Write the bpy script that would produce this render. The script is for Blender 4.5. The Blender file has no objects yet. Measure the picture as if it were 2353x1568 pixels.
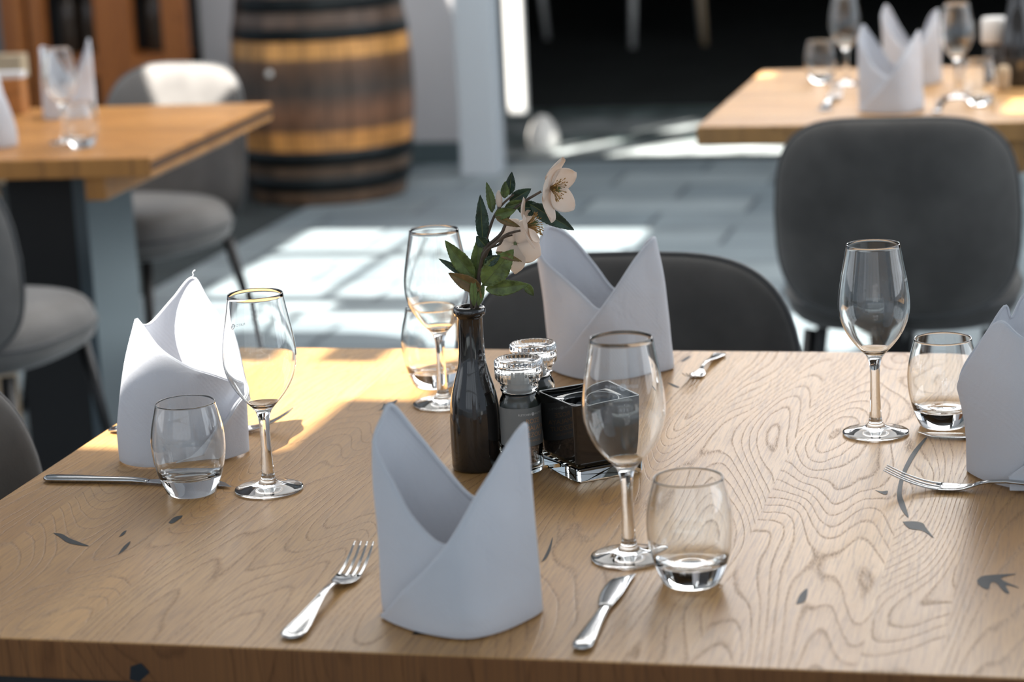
import bpy, bmesh, math, random
from mathutils import Vector, Matrix, noise
random.seed(7)
PI = math.pi
scn = bpy.context.scene
COL = scn.collection

# ------------------------------------------------------------------ camera
cam_d = bpy.data.cameras.new('camera')
cam = bpy.data.objects.new('camera', cam_d)
COL.objects.link(cam)
pitch, roll, yaw = .2214, .049, -.2491
fw = Vector((0, math.cos(pitch), -math.sin(pitch)))
rt = Vector((1, 0, 0))
up = Vector((0, math.sin(pitch), math.cos(pitch)))
r2 = rt * math.cos(roll) - up * math.sin(roll)
u2 = rt * math.sin(roll) + up * math.cos(roll)
YM = Matrix(((math.cos(yaw), math.sin(yaw), 0), (-math.sin(yaw), math.cos(yaw), 0), (0, 0, 1)))
a, b, c = YM @ r2, YM @ u2, YM @ fw
cam.matrix_world = Matrix(((a.x, b.x, -c.x, 0), (a.y, b.y, -c.y, 0), (a.z, b.z, -c.z, 1.4154), (0, 0, 0, 1)))
cam_d.sensor_width = 36
cam_d.lens = 83.7
cam_d.clip_start = .05
cam_d.dof.use_dof = True
cam_d.dof.focus_distance = 2.40
cam_d.dof.aperture_fstop = 5.1
scn.camera = cam

# ------------------------------------------------------------------ light
scn.view_settings.view_transform = 'Standard'
scn.view_settings.look = 'None'
scn.view_settings.exposure = 0.12
scn.view_settings.gamma = 1.0
scn.view_settings.use_curve_mapping = False
W = bpy.data.worlds.new('world'); scn.world = W
W.use_nodes = True
bg = W.node_tree.nodes['Background']
bg.inputs['Color'].default_value = (.72, .84, 1, 1)
bg.inputs['Strength'].default_value = .6

SUN = Vector((.37, .60, -1.0))          # the way the sunlight travels
sd = bpy.data.lights.new('sun', 'SUN'); sd.energy = 20; sd.angle = math.radians(.6); sd.color = (1, .95, .87)
so = bpy.data.objects.new('sun', sd); COL.objects.link(so)
so.location = (-3, -4, 8)
so.rotation_euler = SUN.to_track_quat('-Z', 'Y').to_euler()

def area(name, loc, aim, sx, sy, e, col):
    d = bpy.data.lights.new(name, 'AREA'); d.shape = 'RECTANGLE'; d.size = sx; d.size_y = sy
    d.energy = e; d.color = col
    o = bpy.data.objects.new(name, d); COL.objects.link(o)
    o.location = loc
    o.rotation_euler = Vector(aim).to_track_quat('-Z', 'Y').to_euler()
    return o
area('daylight_clerestory', (.5, 9.24, 2.78), (0, -1, -.2), 4.6, .8, 125, (.98, .98, 1))
area('fill_right', (4.4, 5.0, 1.9), (-1, 0, -.1), 7.0, 2.2, 90, (.88, .94, 1))  # added lamp standing in for daylight from out of view on the right
area('fill_roof', (-.6, 5.6, 3.17), (0, 0, -1), 4.0, 3.2, 125, (1, .98, .95))  # added overhead fill lamp hung just below the ceiling
area('fill_behind', (-.5, -3.3, 2.0), (0, 1, -.1), 6.0, 2.2, 26, (.88, .94, 1))  # added weak fill from behind the camera
area('fill_left', (-6.4, 2.5, 2.0), (1, 0, -.1), 6.0, 2.0, 45, (.95, .97, 1))  # added side fill, no window known there

# ------------------------------------------------------------------ materials
def newmat(name):
    m = bpy.data.materials.new(name); m.use_nodes = True
    nt = m.node_tree
    return m, nt, nt.nodes['Principled BSDF']
def simple(name, col, rough=.5, metal=0, bump=0, bscale=200, sheen=0, coat=0, var=0, vscale=8, spec=None):
    m, nt, p = newmat(name)
    p.inputs['Base Color'].default_value = (*col, 1)
    p.inputs['Roughness'].default_value = rough
    p.inputs['Metallic'].default_value = metal
    if sheen: p.inputs['Sheen Weight'].default_value = sheen; p.inputs['Sheen Roughness'].default_value = .4
    if coat: p.inputs['Coat Weight'].default_value = coat; p.inputs['Coat Roughness'].default_value = .05
    if spec is not None: p.inputs['Specular IOR Level'].default_value = spec
    tc = nt.nodes.new('ShaderNodeTexCoord')
    if bump:
        n = nt.nodes.new('ShaderNodeTexNoise'); n.inputs['Scale'].default_value = bscale
        nt.links.new(tc.outputs['Object'], n.inputs['Vector'])
        bn = nt.nodes.new('ShaderNodeBump'); bn.inputs['Strength'].default_value = bump; bn.inputs['Distance'].default_value = .001
        nt.links.new(n.outputs['Fac'], bn.inputs['Height']); nt.links.new(bn.outputs['Normal'], p.inputs['Normal'])
    if var:
        n = nt.nodes.new('ShaderNodeTexNoise'); n.inputs['Scale'].default_value = vscale; n.inputs['Detail'].default_value = 4
        nt.links.new(tc.outputs['Object'], n.inputs['Vector'])
        mx = nt.nodes.new('ShaderNodeMix'); mx.data_type = 'RGBA'
        mx.inputs['A'].default_value = (*[x * (1 - var) for x in col], 1)
        mx.inputs['B'].default_value = (*[min(1, x * (1 + var)) for x in col], 1)
        mr = nt.nodes.new('ShaderNodeMapRange'); mr.inputs['From Min'].default_value = .35; mr.inputs['From Max'].default_value = .65
        nt.links.new(n.outputs['Fac'], mr.inputs['Value']); nt.links.new(mr.outputs['Result'], mx.inputs['Factor'])
        nt.links.new(mx.outputs['Result'], p.inputs['Base Color'])
    return m

class G:
    """tiny node-graph helper"""
    def __init__(s, nt): s.nt = nt
    def n(s, t, **kw):
        x = s.nt.nodes.new(t)
        for k, v in kw.items(): setattr(x, k, v)
        return x
    def plug(s, sock, v):
        if isinstance(v, (int, float)): sock.default_value = v
        elif isinstance(v, tuple): sock.default_value = v
        else: s.nt.links.new(v, sock)
    def m(s, op, a_, b_=None, c_=None, clamp=False):
        x = s.n('ShaderNodeMath', operation=op); x.use_clamp = clamp
        s.plug(x.inputs[0], a_)
        if b_ is not None: s.plug(x.inputs[1], b_)
        if c_ is not None: s.plug(x.inputs[2], c_)
        return x.outputs[0]
    def xyz(s, x_, y_, z_):
        x = s.n('ShaderNodeCombineXYZ')
        for i, v in enumerate((x_, y_, z_)): s.plug(x.inputs[i], v)
        return x.outputs[0]
    def noise(s, vec, scale=1., detail=2., dist=0., rough=.5):
        x = s.n('ShaderNodeTexNoise'); s.plug(x.inputs['Vector'], vec)
        x.inputs['Scale'].default_value = scale; x.inputs['Detail'].default_value = detail
        x.inputs['Distortion'].default_value = dist; x.inputs['Roughness'].default_value = rough
        return x.outputs['Fac']
    def ramp(s, fac, stops, interp='LINEAR'):
        x = s.n('ShaderNodeValToRGB'); cr = x.color_ramp; cr.interpolation = interp
        while len(cr.elements) > 1: cr.elements.remove(cr.elements[-1])
        cr.elements[0].position = stops[0][0]; cr.elements[0].color = stops[0][1]
        for p_, c_ in stops[1:]:
            e = cr.elements.new(p_); e.color = c_
        s.plug(x.inputs[0], fac)
        return x.outputs[0]
    def mix(s, f, a_, b_, blend='MIX'):
        x = s.n('ShaderNodeMix'); x.data_type = 'RGBA'; x.blend_type = blend
        s.plug(x.inputs['Factor'], f); s.plug(x.inputs['A'], a_); s.plug(x.inputs['B'], b_)
        return x.outputs['Result']

def oak(name, cuts, tone=(1, 1, 1), ring=20., rough=.40, axis='y', seq=(.10, .62, .30, .85, .45, .18, .72, .95, .38)):
    """oiled oak boards: boards lie between the cuts (metres along local x), grain runs along local y"""
    m, nt, p = newmat(name); g = G(nt)
    tc = g.n('ShaderNodeTexCoord'); sp = g.n('ShaderNodeSeparateXYZ'); nt.links.new(tc.outputs['Object'], sp.inputs[0])
    X, Y, Z = sp.outputs
    if axis == 'x': X, Y = Y, X
    lo, hi = cuts[0], cuts[-1]
    fac = g.m('DIVIDE', g.m('SUBTRACT', X, lo), hi - lo)
    stops = [((cx - lo) / (hi - lo), (seq[i % 9],) * 3 + (1,)) for i, cx in enumerate(cuts[:-1])]
    pid = g.ramp(fac, stops, 'CONSTANT')
    off = g.m('MULTIPLY', pid, 17.)
    Zs = g.m('MULTIPLY', Z, 2.5)
    low = g.noise(g.xyz(g.m('MULTIPLY', X, 5.6), g.m('MULTIPLY', Y, 1.15), g.m('ADD', off, Zs)), 1., 1.5, .35)
    wob = g.noise(g.xyz(g.m('MULTIPLY', X, 40.), g.m('MULTIPLY', Y, 12.), off), 1., 2.)
    v = g.m('ADD', g.m('MULTIPLY', low, ring), g.m('MULTIPLY', wob, .55))
    v = g.m('ADD', v, g.m('MULTIPLY', X, g.m('SUBTRACT', 75., g.m('MULTIPLY', pid, 72.))))
    saw = g.m('FRACT', v)
    line = g.ramp(saw, [(0, (1, 1, 1, 1)), (.05, (.7, .7, .7, 1)), (.16, (.14, .14, .14, 1)), (.9, (0, 0, 0, 1)), (1, (.8, .8, .8, 1))])
    pore = g.noise(g.xyz(g.m('MULTIPLY', X, 900.), g.m('MULTIPLY', Y, 130.), off), 1., 2.)
    pore = g.ramp(pore, [(.38, (.25, .25, .25, 1)), (.6, (1, 1, 1, 1))])
    lineM = g.m('MULTIPLY', line, pore)
    fib = g.noise(g.xyz(g.m('MULTIPLY', X, 480.), g.m('MULTIPLY', Y, 20.), off), 1., 4., 0., .6)
    blo = g.noise(g.xyz(g.m('MULTIPLY', X, 7.), g.m('MULTIPLY', Y, 2.2), g.m('ADD', off, 5.)), 1., 3., .6)
    ca = tuple(x * t for x, t in zip((.470, .242, .080), tone)) + (1,)
    cb = tuple(x * t for x, t in zip((.660, .375, .140), tone)) + (1,)
    base = g.mix(g.ramp(blo, [(.3, (0, 0, 0, 1)), (.7, (1, 1, 1, 1))]), ca, cb)
    brd = g.m('ADD', .80, g.m('MULTIPLY', pid, .26))
    hs = g.n('ShaderNodeHueSaturation'); nt.links.new(base, hs.inputs['Color']); g.plug(hs.inputs['Value'], brd)
    dark = tuple(x * t for x, t in zip((.150, .075, .032), tone)) + (1,)
    colr = g.mix(g.m('MULTIPLY', lineM, .72), hs.outputs[0], dark)
    colr = g.mix(g.ramp(fib, [(.36, (.55, .55, .55, 1)), (.52, (.10, .10, .10, 1)), (.7, (0, 0, 0, 1))]), colr, tuple(x * t for x, t in zip((.235, .125, .052), tone)) + (1,))
    nt.links.new(colr, p.inputs['Base Color'])
    bn = g.n('ShaderNodeBump'); bn.inputs['Strength'].default_value = .35; bn.inputs['Distance'].default_value = .0006
    h = g.m('SUBTRACT', g.m('MULTIPLY', fib, .15), lineM)
    nt.links.new(h, bn.inputs['Height']); nt.links.new(bn.outputs[0], p.inputs['Normal'])
    g.plug(p.inputs['Roughness'], g.m('ADD', rough, g.m('MULTIPLY', lineM, .2)))
    p.inputs['Specular IOR Level'].default_value = .5
    return m

def glassmat(name, col=(1, 1, 1), ior=1.5):
    m, nt, p = newmat(name)
    p.inputs['Base Color'].default_value = (*col, 1)
    p.inputs['Roughness'].default_value = 0.0
    p.inputs['IOR'].default_value = ior
    p.inputs['Transmission Weight'].default_value = 1
    return m
M = {}
M['glass'] = glassmat('clear_glass', (.985, .995, .99), 1.5)
M['thick_glass'] = glassmat('pale_green_glass', (.93, .985, .965), 1.5)
M['steel'] = simple('polished_steel', (.50, .50, .50), .13, 1, bump=.02, bscale=300)
M['black_glaze'] = simple('black_brown_glaze', (.012, .010, .009), .07, 0, coat=.6)
M['black_glass'] = simple('black_glass_block', (.006, .006, .006), .05, 0, coat=.5)
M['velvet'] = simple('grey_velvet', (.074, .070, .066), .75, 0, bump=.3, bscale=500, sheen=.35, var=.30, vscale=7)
M['velvet_sunlit'] = simple('sunlit_grey_velvet', (.15, .142, .135), .7, 0, bump=.3, bscale=500, sheen=.4, var=.22, vscale=7)  # same grey velvet lightened, light on the left chairs put into its colour
M['piping'] = simple('grey_piping', (.05, .052, .055), .6, 0, sheen=.3)
M['black_metal'] = simple('black_metal', (.012, .012, .013), .35, .2)
M['black_powder'] = simple('black_steel_sheet', (.010, .010, .011), .55, 0)
M['sunlit_steel'] = simple('sunlit_leg_steel', (.12, .15, .17), .30, .6)  # paler steel, sunlight on the leg's side put into its colour
M['wall'] = simple('cool_white_plaster', (.62, .61, .63), .8, var=.04, vscale=2)
M['pilaster'] = simple('pale_grey_paint', (.52, .57, .62), .55)
M['ceiling'] = simple('ceiling_white', (.70, .70, .70), .9)
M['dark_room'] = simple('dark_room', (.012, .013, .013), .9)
M['base'] = simple('grey_green_skirting', (.085, .12, .13), .5)
M['alu'] = simple('pale_aluminium', (.72, .72, .71), .35, .1)
M['dark_frame'] = simple('anthracite_frame', (.02, .025, .025), .4)
M['resin'] = simple('black_resin_filler', (.014, .018, .023), .5, spec=.25)
M['rust'] = simple('hoop_iron', (.010, .013, .014), .45, .6, var=.3, vscale=12)
M['white_plastic'] = simple('white_plastic', (.75, .73, .70), .35)
M['label_grey'] = simple('charcoal_label', (.21, .22, .22), .45)
M['gold_ink'] = simple('copper_ink', (.62, .36, .20), .4, .1)
M['white_ink'] = simple('white_ink', (.8, .8, .8), .5)
M['salt'] = simple('pink_salt', (.62, .38, .28), .6, bump=1., bscale=900, var=.45, vscale=420)
M['pepper'] = simple('peppercorns', (.12, .07, .04), .6, bump=1., bscale=900, var=.6, vscale=420)
M['pale_wood'] = simple('pale_wood', (.50, .38, .25), .5, var=.1)
M['orange_wood'] = oak('orange_wood', [-1, 1], (.95, .72, .5), 10, .5, 'x')
M['etch'] = simple('etched_white', (.75, .76, .78), .8)
M['card'] = simple('white_card', (.7, .72, .75), .6)

# white linen
def linen():
    m, nt, p = newmat('white_linen'); g = G(nt)
    nt.nodes.remove(p)
    out = nt.nodes['Material Output']
    tc = g.n('ShaderNodeTexCoord')
    sp = g.n('ShaderNodeSeparateXYZ'); nt.links.new(tc.outputs['Object'], sp.inputs[0])
    wv = g.noise(g.xyz(g.m('MULTIPLY', sp.outputs[0], 900.), g.m('MULTIPLY', sp.outputs[1], 900.), g.m('MULTIPLY', sp.outputs[2], 900.)), 1., 1.)
    wr = g.noise(tc.outputs['Object'], 22., 3., .6)
    # woven bands run diagonally across the cloth
    dg = g.m('ADD', g.m('MULTIPLY', sp.outputs[0], .8), g.m('MULTIPLY', sp.outputs[2], .75))
    dg = g.m('ADD', dg, g.m('MULTIPLY', sp.outputs[1], .5))
    st = g.m('PINGPONG', g.m('MULTIPLY', dg, 1.), .045)
    st = g.m('LESS_THAN', st, .012)
    st2 = g.m('PINGPONG', dg, .0022)
    st = g.m('MULTIPLY', st, g.m('MULTIPLY', st2, 300.))
    h = g.m('ADD', g.m('MULTIPLY', wr, 2.2), g.m('MULTIPLY', wv, .12))
    h = g.m('ADD', h, g.m('MULTIPLY', st, .10))
    bn = g.n('ShaderNodeBump'); bn.inputs['Strength'].default_value = .5; bn.inputs['Distance'].default_value = .003
    nt.links.new(h, bn.inputs['Height'])
    df = g.n('ShaderNodeBsdfDiffuse'); df.inputs[0].default_value = (.75, .77, .82, 1)
    tl = g.n('ShaderNodeBsdfTranslucent'); tl.inputs[0].default_value = (.80, .82, .86, 1)
    nt.links.new(bn.outputs[0], df.inputs['Normal']); nt.links.new(bn.outputs[0], tl.inputs['Normal'])
    mx = g.n('ShaderNodeMixShader'); mx.inputs[0].default_value = .22
    nt.links.new(df.outputs[0], mx.inputs[1]); nt.links.new(tl.outputs[0], mx.inputs[2])
    nt.links.new(mx.outputs[0], out.inputs['Surface'])
    return m
M['linen'] = linen()

def petalmat():
    m, nt, p = newmat('cream_petal'); g = G(nt); nt.nodes.remove(p); out = nt.nodes['Material Output']
    tc = g.n('ShaderNodeTexCoord'); n = g.noise(tc.outputs['Object'], 60., 3.)
    col = g.mix(n, (.88, .74, .62, 1), (.94, .87, .80, 1))
    df = g.n('ShaderNodeBsdfDiffuse'); nt.links.new(col, df.inputs[0])
    tl = g.n('ShaderNodeBsdfTranslucent'); nt.links.new(col, tl.inputs[0])
    mx = g.n('ShaderNodeMixShader'); mx.inputs[0].default_value = .35
    nt.links.new(df.outputs[0], mx.inputs[1]); nt.links.new(tl.outputs[0], mx.inputs[2]); nt.links.new(mx.outputs[0], out.inputs[0])
    return m
M['petal'] = petalmat()
M['leaf'] = simple('leaf_green', (.105, .150, .038), .45, bump=.4, bscale=350, var=.5, vscale=90)
M['leaf_dark'] = simple('leaf_dark_green', (.026, .060, .036), .4, bump=.4, bscale=350, var=.4, vscale=90)
M['leaf_brown'] = simple('leaf_browning', (.22, .14, .05), .5, bump=.4, bscale=350, var=.5, vscale=50)
M['stem'] = simple('brown_stem', (.095, .07, .05), .6, var=.4, vscale=60)
M['stamen'] = simple('ochre_stamen', (.42, .25, .08), .6, var=.4, vscale=300)
M['flower_green'] = simple('flower_green', (.12, .15, .05), .5)

# ------------------------------------------------------------------ mesh helpers
class MB:
    def __init__(s): s.v = []; s.f = []; s.mi = []; s.sm = []
    def add(s, vs, fs, mi=0, smooth=True):
        o = len(s.v); s.v += [tuple(x) for x in vs]
        for f in fs: s.f.append(tuple(o + i for i in f)); s.mi.append(mi); s.sm.append(smooth)
        return s
    def box(s, x0, x1, y0, y1, z0, z1, mi=0):
        vs = [(x, y, z) for x in (x0, x1) for y in (y0, y1) for z in (z0, z1)]
        return s.add(vs, [(0, 1, 3, 2), (4, 6, 7, 5), (0, 4, 5, 1), (2, 3, 7, 6), (0, 2, 6, 4), (1, 5, 7, 3)], mi, False)
    def grid(s, rows, mi=0, closed=False, smooth=True):
        n = len(rows[0]); vs = [p for r in rows for p in r]; fs = []
        for i in range(len(rows) - 1):
            for j in range(n if closed else n - 1):
                k = (j + 1) % n
                fs.append((i * n + j, i * n + k, (i + 1) * n + k, (i + 1) * n + j))
        return s.add(vs, fs, mi, smooth)
    def lathe(s, prof, seg=48, mi=0, cap0=False, cap1=False, c=(0, 0)):
        rows = [[(c[0] + r * math.cos(2 * PI * j / seg), c[1] + r * math.sin(2 * PI * j / seg), z) for j in range(seg)] for z, r in prof]
        s.grid(rows, mi, True)
        n = len(s.v)
        if cap0: s.f.append(tuple(n - len(rows) * seg + j for j in reversed(range(seg)))); s.mi.append(mi); s.sm.append(False)
        if cap1: s.f.append(tuple(n - seg + j for j in range(seg))); s.mi.append(mi); s.sm.append(False)
        return s
    def tube(s, pts, rad, seg=10, mi=0, cap=True):
        pts = [Vector(p) for p in pts]; rows = []
        n = len(pts); prev = None
        for i, p in enumerate(pts):
            t = (pts[min(i + 1, n - 1)] - pts[max(i - 1, 0)]).normalized()
            if prev is None: prev = t.orthogonal().normalized()
            prev = (prev - t * prev.dot(t)).normalized()
            q = t.cross(prev); r = rad[i] if isinstance(rad, (list, tuple)) else rad
            rows.append([p + prev * r * math.cos(2 * PI * j / seg) + q * r * math.sin(2 * PI * j / seg) for j in range(seg)])
        s.grid(rows, mi, True)
        if cap:
            m_ = len(s.v)
            s.f.append(tuple(m_ - n * seg + j for j in reversed(range(seg)))); s.mi.append(mi); s.sm.append(False)
            s.f.append(tuple(m_ - seg + j for j in range(seg))); s.mi.append(mi); s.sm.append(False)
        return s
    def build(s, name, mats, parent=None, loc=(0, 0, 0), rot=0, bevel=0, subsurf=0, solid=0, recalc=False):
        me = bpy.data.meshes.new(name); me.from_pydata([tuple(v) for v in s.v], [], s.f)
        if not isinstance(mats, (list, tuple)): mats = [mats]
        for m in mats: me.materials.append(m)
        for p, mi, sm in zip(me.polygons, s.mi, s.sm): p.material_index = mi; p.use_smooth = sm
        if recalc:
            bm = bmesh.new(); bm.from_mesh(me); bmesh.ops.recalc_face_normals(bm, faces=bm.faces); bm.to_mesh(me); bm.free()
        me.update()
        o = bpy.data.objects.new(name, me); COL.objects.link(o)
        o.location = loc; o.rotation_euler = (0, 0, rot)
        if parent: o.parent = parent
        if solid:
            md = o.modifiers.new('solidify', 'SOLIDIFY'); md.thickness = solid; md.offset = 0
        if bevel:
            md = o.modifiers.new('bevel', 'BEVEL'); md.width = bevel; md.segments = 2; md.limit_method = 'ANGLE'
        if subsurf:
            md = o.modifiers.new('subsurf', 'SUBSURF'); md.levels = subsurf; md.render_levels = subsurf
        return o

def tag(o, label=None, cat=None, group=None, kind=None):
    if label: o['label'] = label
    if cat: o['category'] = cat
    if group: o['group'] = group
    if kind: o['kind'] = kind
    return o
def thing(name, label, cat, loc=(0, 0, 0), rot=0, group=None):
    o = bpy.data.objects.new(name, None); o.empty_display_size = .05
    COL.objects.link(o); o.location = loc; o.rotation_euler = (0, 0, rot)
    return tag(o, label, cat, group)
def dup(root, label, loc, rot=0, group=None, scale=None, skip=()):
    r = root.copy(); COL.objects.link(r); r.location = loc; r.rotation_euler = (0, 0, rot)
    r['label'] = label
    if group: r['group'] = group
    if scale: r.scale = scale
    for ch in [o for o in bpy.data.objects if o.parent == root]:
        if ch.name.split('.')[0] in skip: continue
        cc = ch.copy(); COL.objects.link(cc); cc.parent = r
        for g_ in [o for o in bpy.data.objects if o.parent == ch]:
            d = g_.copy(); COL.objects.link(d); d.parent = cc
    return r
def struct(o): o['kind'] = 'structure'; return o

def crom(P, n):
    """Catmull-Rom resampling of a list of vectors (any dimension)"""
    out = []; m = len(P) - 1
    for k in range(n + 1):
        t = k / n * m; i = min(int(t), m - 1); u = t - i
        p0, p1, p2, p3 = P[max(i - 1, 0)], P[i], P[i + 1], P[min(i + 2, m)]
        out.append([.5 * (2 * b_ + (c_ - a_) * u + (2 * a_ - 5 * b_ + 4 * c_ - d_) * u * u + (3 * b_ - a_ - 3 * c_ + d_) * u ** 3)
                    for a_, b_, c_, d_ in zip(p0, p1, p2, p3)])
    return out

# ------------------------------------------------------------------ room
TH = 3.2
# floor: grey-blue tiles
def tilemat():
    m, nt, p = newmat('grey_blue_tiles'); g = G(nt)
    tc = g.n('ShaderNodeTexCoord')
    bt = g.n('ShaderNodeTexBrick'); nt.links.new(tc.outputs['Object'], bt.inputs['Vector'])
    bt.offset = .5; bt.inputs['Scale'].default_value = 1
    bt.inputs['Brick Width'].default_value = .6; bt.inputs['Row Height'].default_value = .3
    bt.inputs['Mortar Size'].default_value = .008; bt.inputs['Mortar Smooth'].default_value = .1
    bt.inputs['Color1'].default_value = (.16, .20, .225, 1); bt.inputs['Color2'].default_value = (.25, .295, .315, 1)
    bt.inputs['Mortar'].default_value = (.05, .065, .075, 1)
    n = g.noise(tc.outputs['Object'], 3., 4.)
    col = g.mix(.5, bt.outputs['Color'], g.ramp(n, [(.3, (.35, .35, .35, 1)), (.7, (.65, .65, .65, 1))]), 'OVERLAY')
    nt.links.new(col, p.inputs['Base Color'])
    p.inputs['Roughness'].default_value = .42
    return m
M['tile'] = tilemat()
f = MB().add([(-2.86, -3.5, 0), (4.5, -3.5, 0), (4.5, 9.4, 0), (-2.86, 9.4, 0)], [(0, 1, 2, 3)], 0, False)
f.add([(-6.5, -3.5, 0), (-2.86, -3.5, 0), (-2.86, 9.4, 0), (-6.5, 9.4, 0)], [(0, 1, 2, 3)], 1, False)
for y0, y1, mi in ((9.4, 9.86, 4), (9.86, 10.08, 2), (10.08, 10.60, 4), (10.60, 10.98, 2)):  # the threshold's bright light bands put into paler stone strips
    f.add([(-3.6, y0, 0), (4.5, y0, 0), (4.5, y1, 0), (-3.6, y1, 0)], [(0, 1, 2, 3)], mi, False)
f.add([(-5, 10.98, 0), (4.5, 10.98, 0), (4.5, 18, 0), (-5, 18, 0)], [(0, 1, 2, 3)], 3, False)
M['carpet_dark'] = simple('dark_carpet', (.020, .028, .030), .9, bump=.5, bscale=400, var=.2)
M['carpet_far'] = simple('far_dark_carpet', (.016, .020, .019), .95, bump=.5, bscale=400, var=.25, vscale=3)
M['terrazzo'] = simple('speckled_stone', (.13, .17, .17), .45, var=.6, vscale=7)
M['lit_band_stone'] = simple('lit_band_stone', (.30, .33, .335), .45, var=.45, vscale=6)  # stone lightened to carry the bright bands of light
struct(f.build('floor', [M['tile'], M['carpet_dark'], M['terrazzo'], M['carpet_far'], M['lit_band_stone']]))
struct(MB().box(-2.52, 4.5, 9.34, 9.42, 0, .006).build('trim_1', M['dark_frame'], bevel=.001))

# walls
struct(MB().box(-4.36, -2.52, 9.30, 9.42, 0, TH).build('wall_back', M['wall']))
struct(MB().box(-2.45, -2.30, 8.95, 9.08, 0, TH).build('wall_pilaster', M['pilaster'], bevel=.004))
struct(MB().box(-6.5, -4.36, 9.25, 9.42, 0, TH).build('wall_back_left', simple('blue_grey_wall', (.20, .25, .28), .8)))
struct(MB().box(-3.56, -2.52, 9.275, 9.30, 0, .09).build('baseboard_back', M['base'], bevel=.003))
struct(MB().box(-2.30, 4.5, 9.32, 9.42, 2.25, 2.36).build('wall_lintel', M['dark_frame']))
struct(MB().box(-2.30, 4.5, 9.34, 9.42, 3.12, TH).build('wall_header', M['wall']))
# clerestory bars in front of the daylight
w = MB()
for i in range(9): w.box(-2.28 + i * .56, -2.24 + i * .56, 9.13, 9.2, 2.36, 3.14)
w.box(-2.3, 2.3, 9.13, 9.2, 2.74, 2.78)
struct(w.build('window_1', M['dark_frame']))
# window bars of the right, rear and left glazing
w = MB()
for i in range(8): w.box(4.25, 4.32, 1.5 + i * 1.0 - .04, 1.5 + i * 1.0 + .04, .6, 3.1)
w.box(4.25, 4.32, 1.4, 8.6, 2.2, 2.26); w.box(4.22, 4.45, 1.4, 8.6, .55, .62)
struct(w.build('window_2', M['alu']))
w = MB()
for i in range(6): w.box(-3.5 + i * 1.2 - .04, -3.5 + i * 1.2 + .04, -3.15, -3.08, .6, 3.1)
w.box(-3.6, 2.6, -3.15, -3.08, 2.2, 2.26)
struct(w.build('window_3', M['alu']))
w = MB()
for i in range(6): w.box(-6.25, -6.18, -.5 + i * 1.2 - .04, -.5 + i * 1.2 + .04, .6, 3.1)
struct(w.build('window_4', M['alu']))
M['room_white'] = simple('room_white', (.55, .56, .57), .85)
struct(MB().box(4.5, 4.6, -3.5, 9.42, 0, .6).build('wall_right', M['room_white']))
struct(MB().box(-6.6, -6.5, -3.5, 9.42, 0, .6).build('wall_left', M['room_white']))
struct(MB().box(-6.5, 4.5, -3.6, -3.5, 0, .6).build('wall_rear', M['room_white']))
# dark room seen past the glass
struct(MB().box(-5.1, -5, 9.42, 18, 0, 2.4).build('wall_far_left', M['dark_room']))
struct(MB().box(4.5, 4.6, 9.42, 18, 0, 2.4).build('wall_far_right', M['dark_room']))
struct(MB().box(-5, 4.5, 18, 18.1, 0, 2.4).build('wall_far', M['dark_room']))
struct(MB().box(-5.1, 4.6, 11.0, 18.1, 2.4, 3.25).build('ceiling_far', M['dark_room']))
# unseen ceiling, its openings cut so the sun lands on chosen patches
D = SUN
def opening(x0, x1, y0, y1, z):
    dx, dy = -D.x * (TH - z), -D.y * (TH - z)
    return (x0 + dx, x1 + dx, y0 + dy, y1 + dy)
ops = [opening(-1.125, -.857, 2.335, 2.745, .75), opening(-.870, -.765, 2.56, 2.86, .75), opening(-1.01, -.955, 2.745, 2.86, .75),
       opening(-2.68, -2.29, 7.39, 7.79, 0), opening(-2.25, -1.48, 7.39, 7.79, 0),
       opening(-2.67, -2.29, 6.68, 7.30, 0), opening(-2.25, -1.35, 6.68, 7.30, 0),
       opening(-2.62, -2.20, 6.47, 6.60, 0),
       opening(-2.68, -2.29, 6.20, 6.44, 0), opening(-2.25, -1.25, 6.20, 6.44, 0), opening(-2.08, -1.25, 6.02, 6.20, 0), opening(-2.70, -2.52, 5.50, 5.95, 0),
       opening(-.96, -.62, 6.0, 6.45, 0),
       opening(-.86, -.77, 5.66, 5.78, .75), opening(-.20, .1, 4.95, 5.2, .75),
       opening(-2.20, -1.0, 9.46, 9.93, 0), opening(-2.335, -2.201, 9.54, 9.80, .07), opening(-2.10, -1.0, 10.14, 10.5, 0)]
xs = sorted(set([-6.6, 4.6] + [round(v, 4) for o in ops for v in o[:2]]))
ys = sorted(set([-3.6, 11.1] + [round(v, 4) for o in ops for v in o[2:]]))
cm = MB()
for i in range(len(xs) - 1):
    for j in range(len(ys) - 1):
        cx_, cy_ = (xs[i] + xs[i + 1]) / 2, (ys[j] + ys[j + 1]) / 2
        if any(o[0] < cx_ < o[1] and o[2] < cy_ < o[3] for o in ops): continue
        cm.add([(xs[i], ys[j], TH), (xs[i + 1], ys[j], TH), (xs[i + 1], ys[j + 1], TH), (xs[i], ys[j + 1], TH)], [(0, 3, 2, 1)], 0, False)
struct(cm.build('ceiling', M['ceiling'], solid=0))
# cover over the threshold zone, so only its cut openings let the sun through
# door leaf with its pale stile
dr = struct(MB().box(-2.378, -2.300, 9.47, 9.52, .17, 2.25).build('door_1', M['alu'], bevel=.01))
tag(MB().lathe([(0, .045), (.004, .058), (.03, .068), (.07, .066), (.105, .05), (.125, .036), (.14, .025), (.146, .012)], 28, cap0=True, cap1=True)
    .build('white_shape', M['white_plastic'], loc=(-2.275, 9.64, .001)), 'round white shape at the foot of the pale upright', 'door weight')  # rounded form for a pale shape of unknown kind

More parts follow.
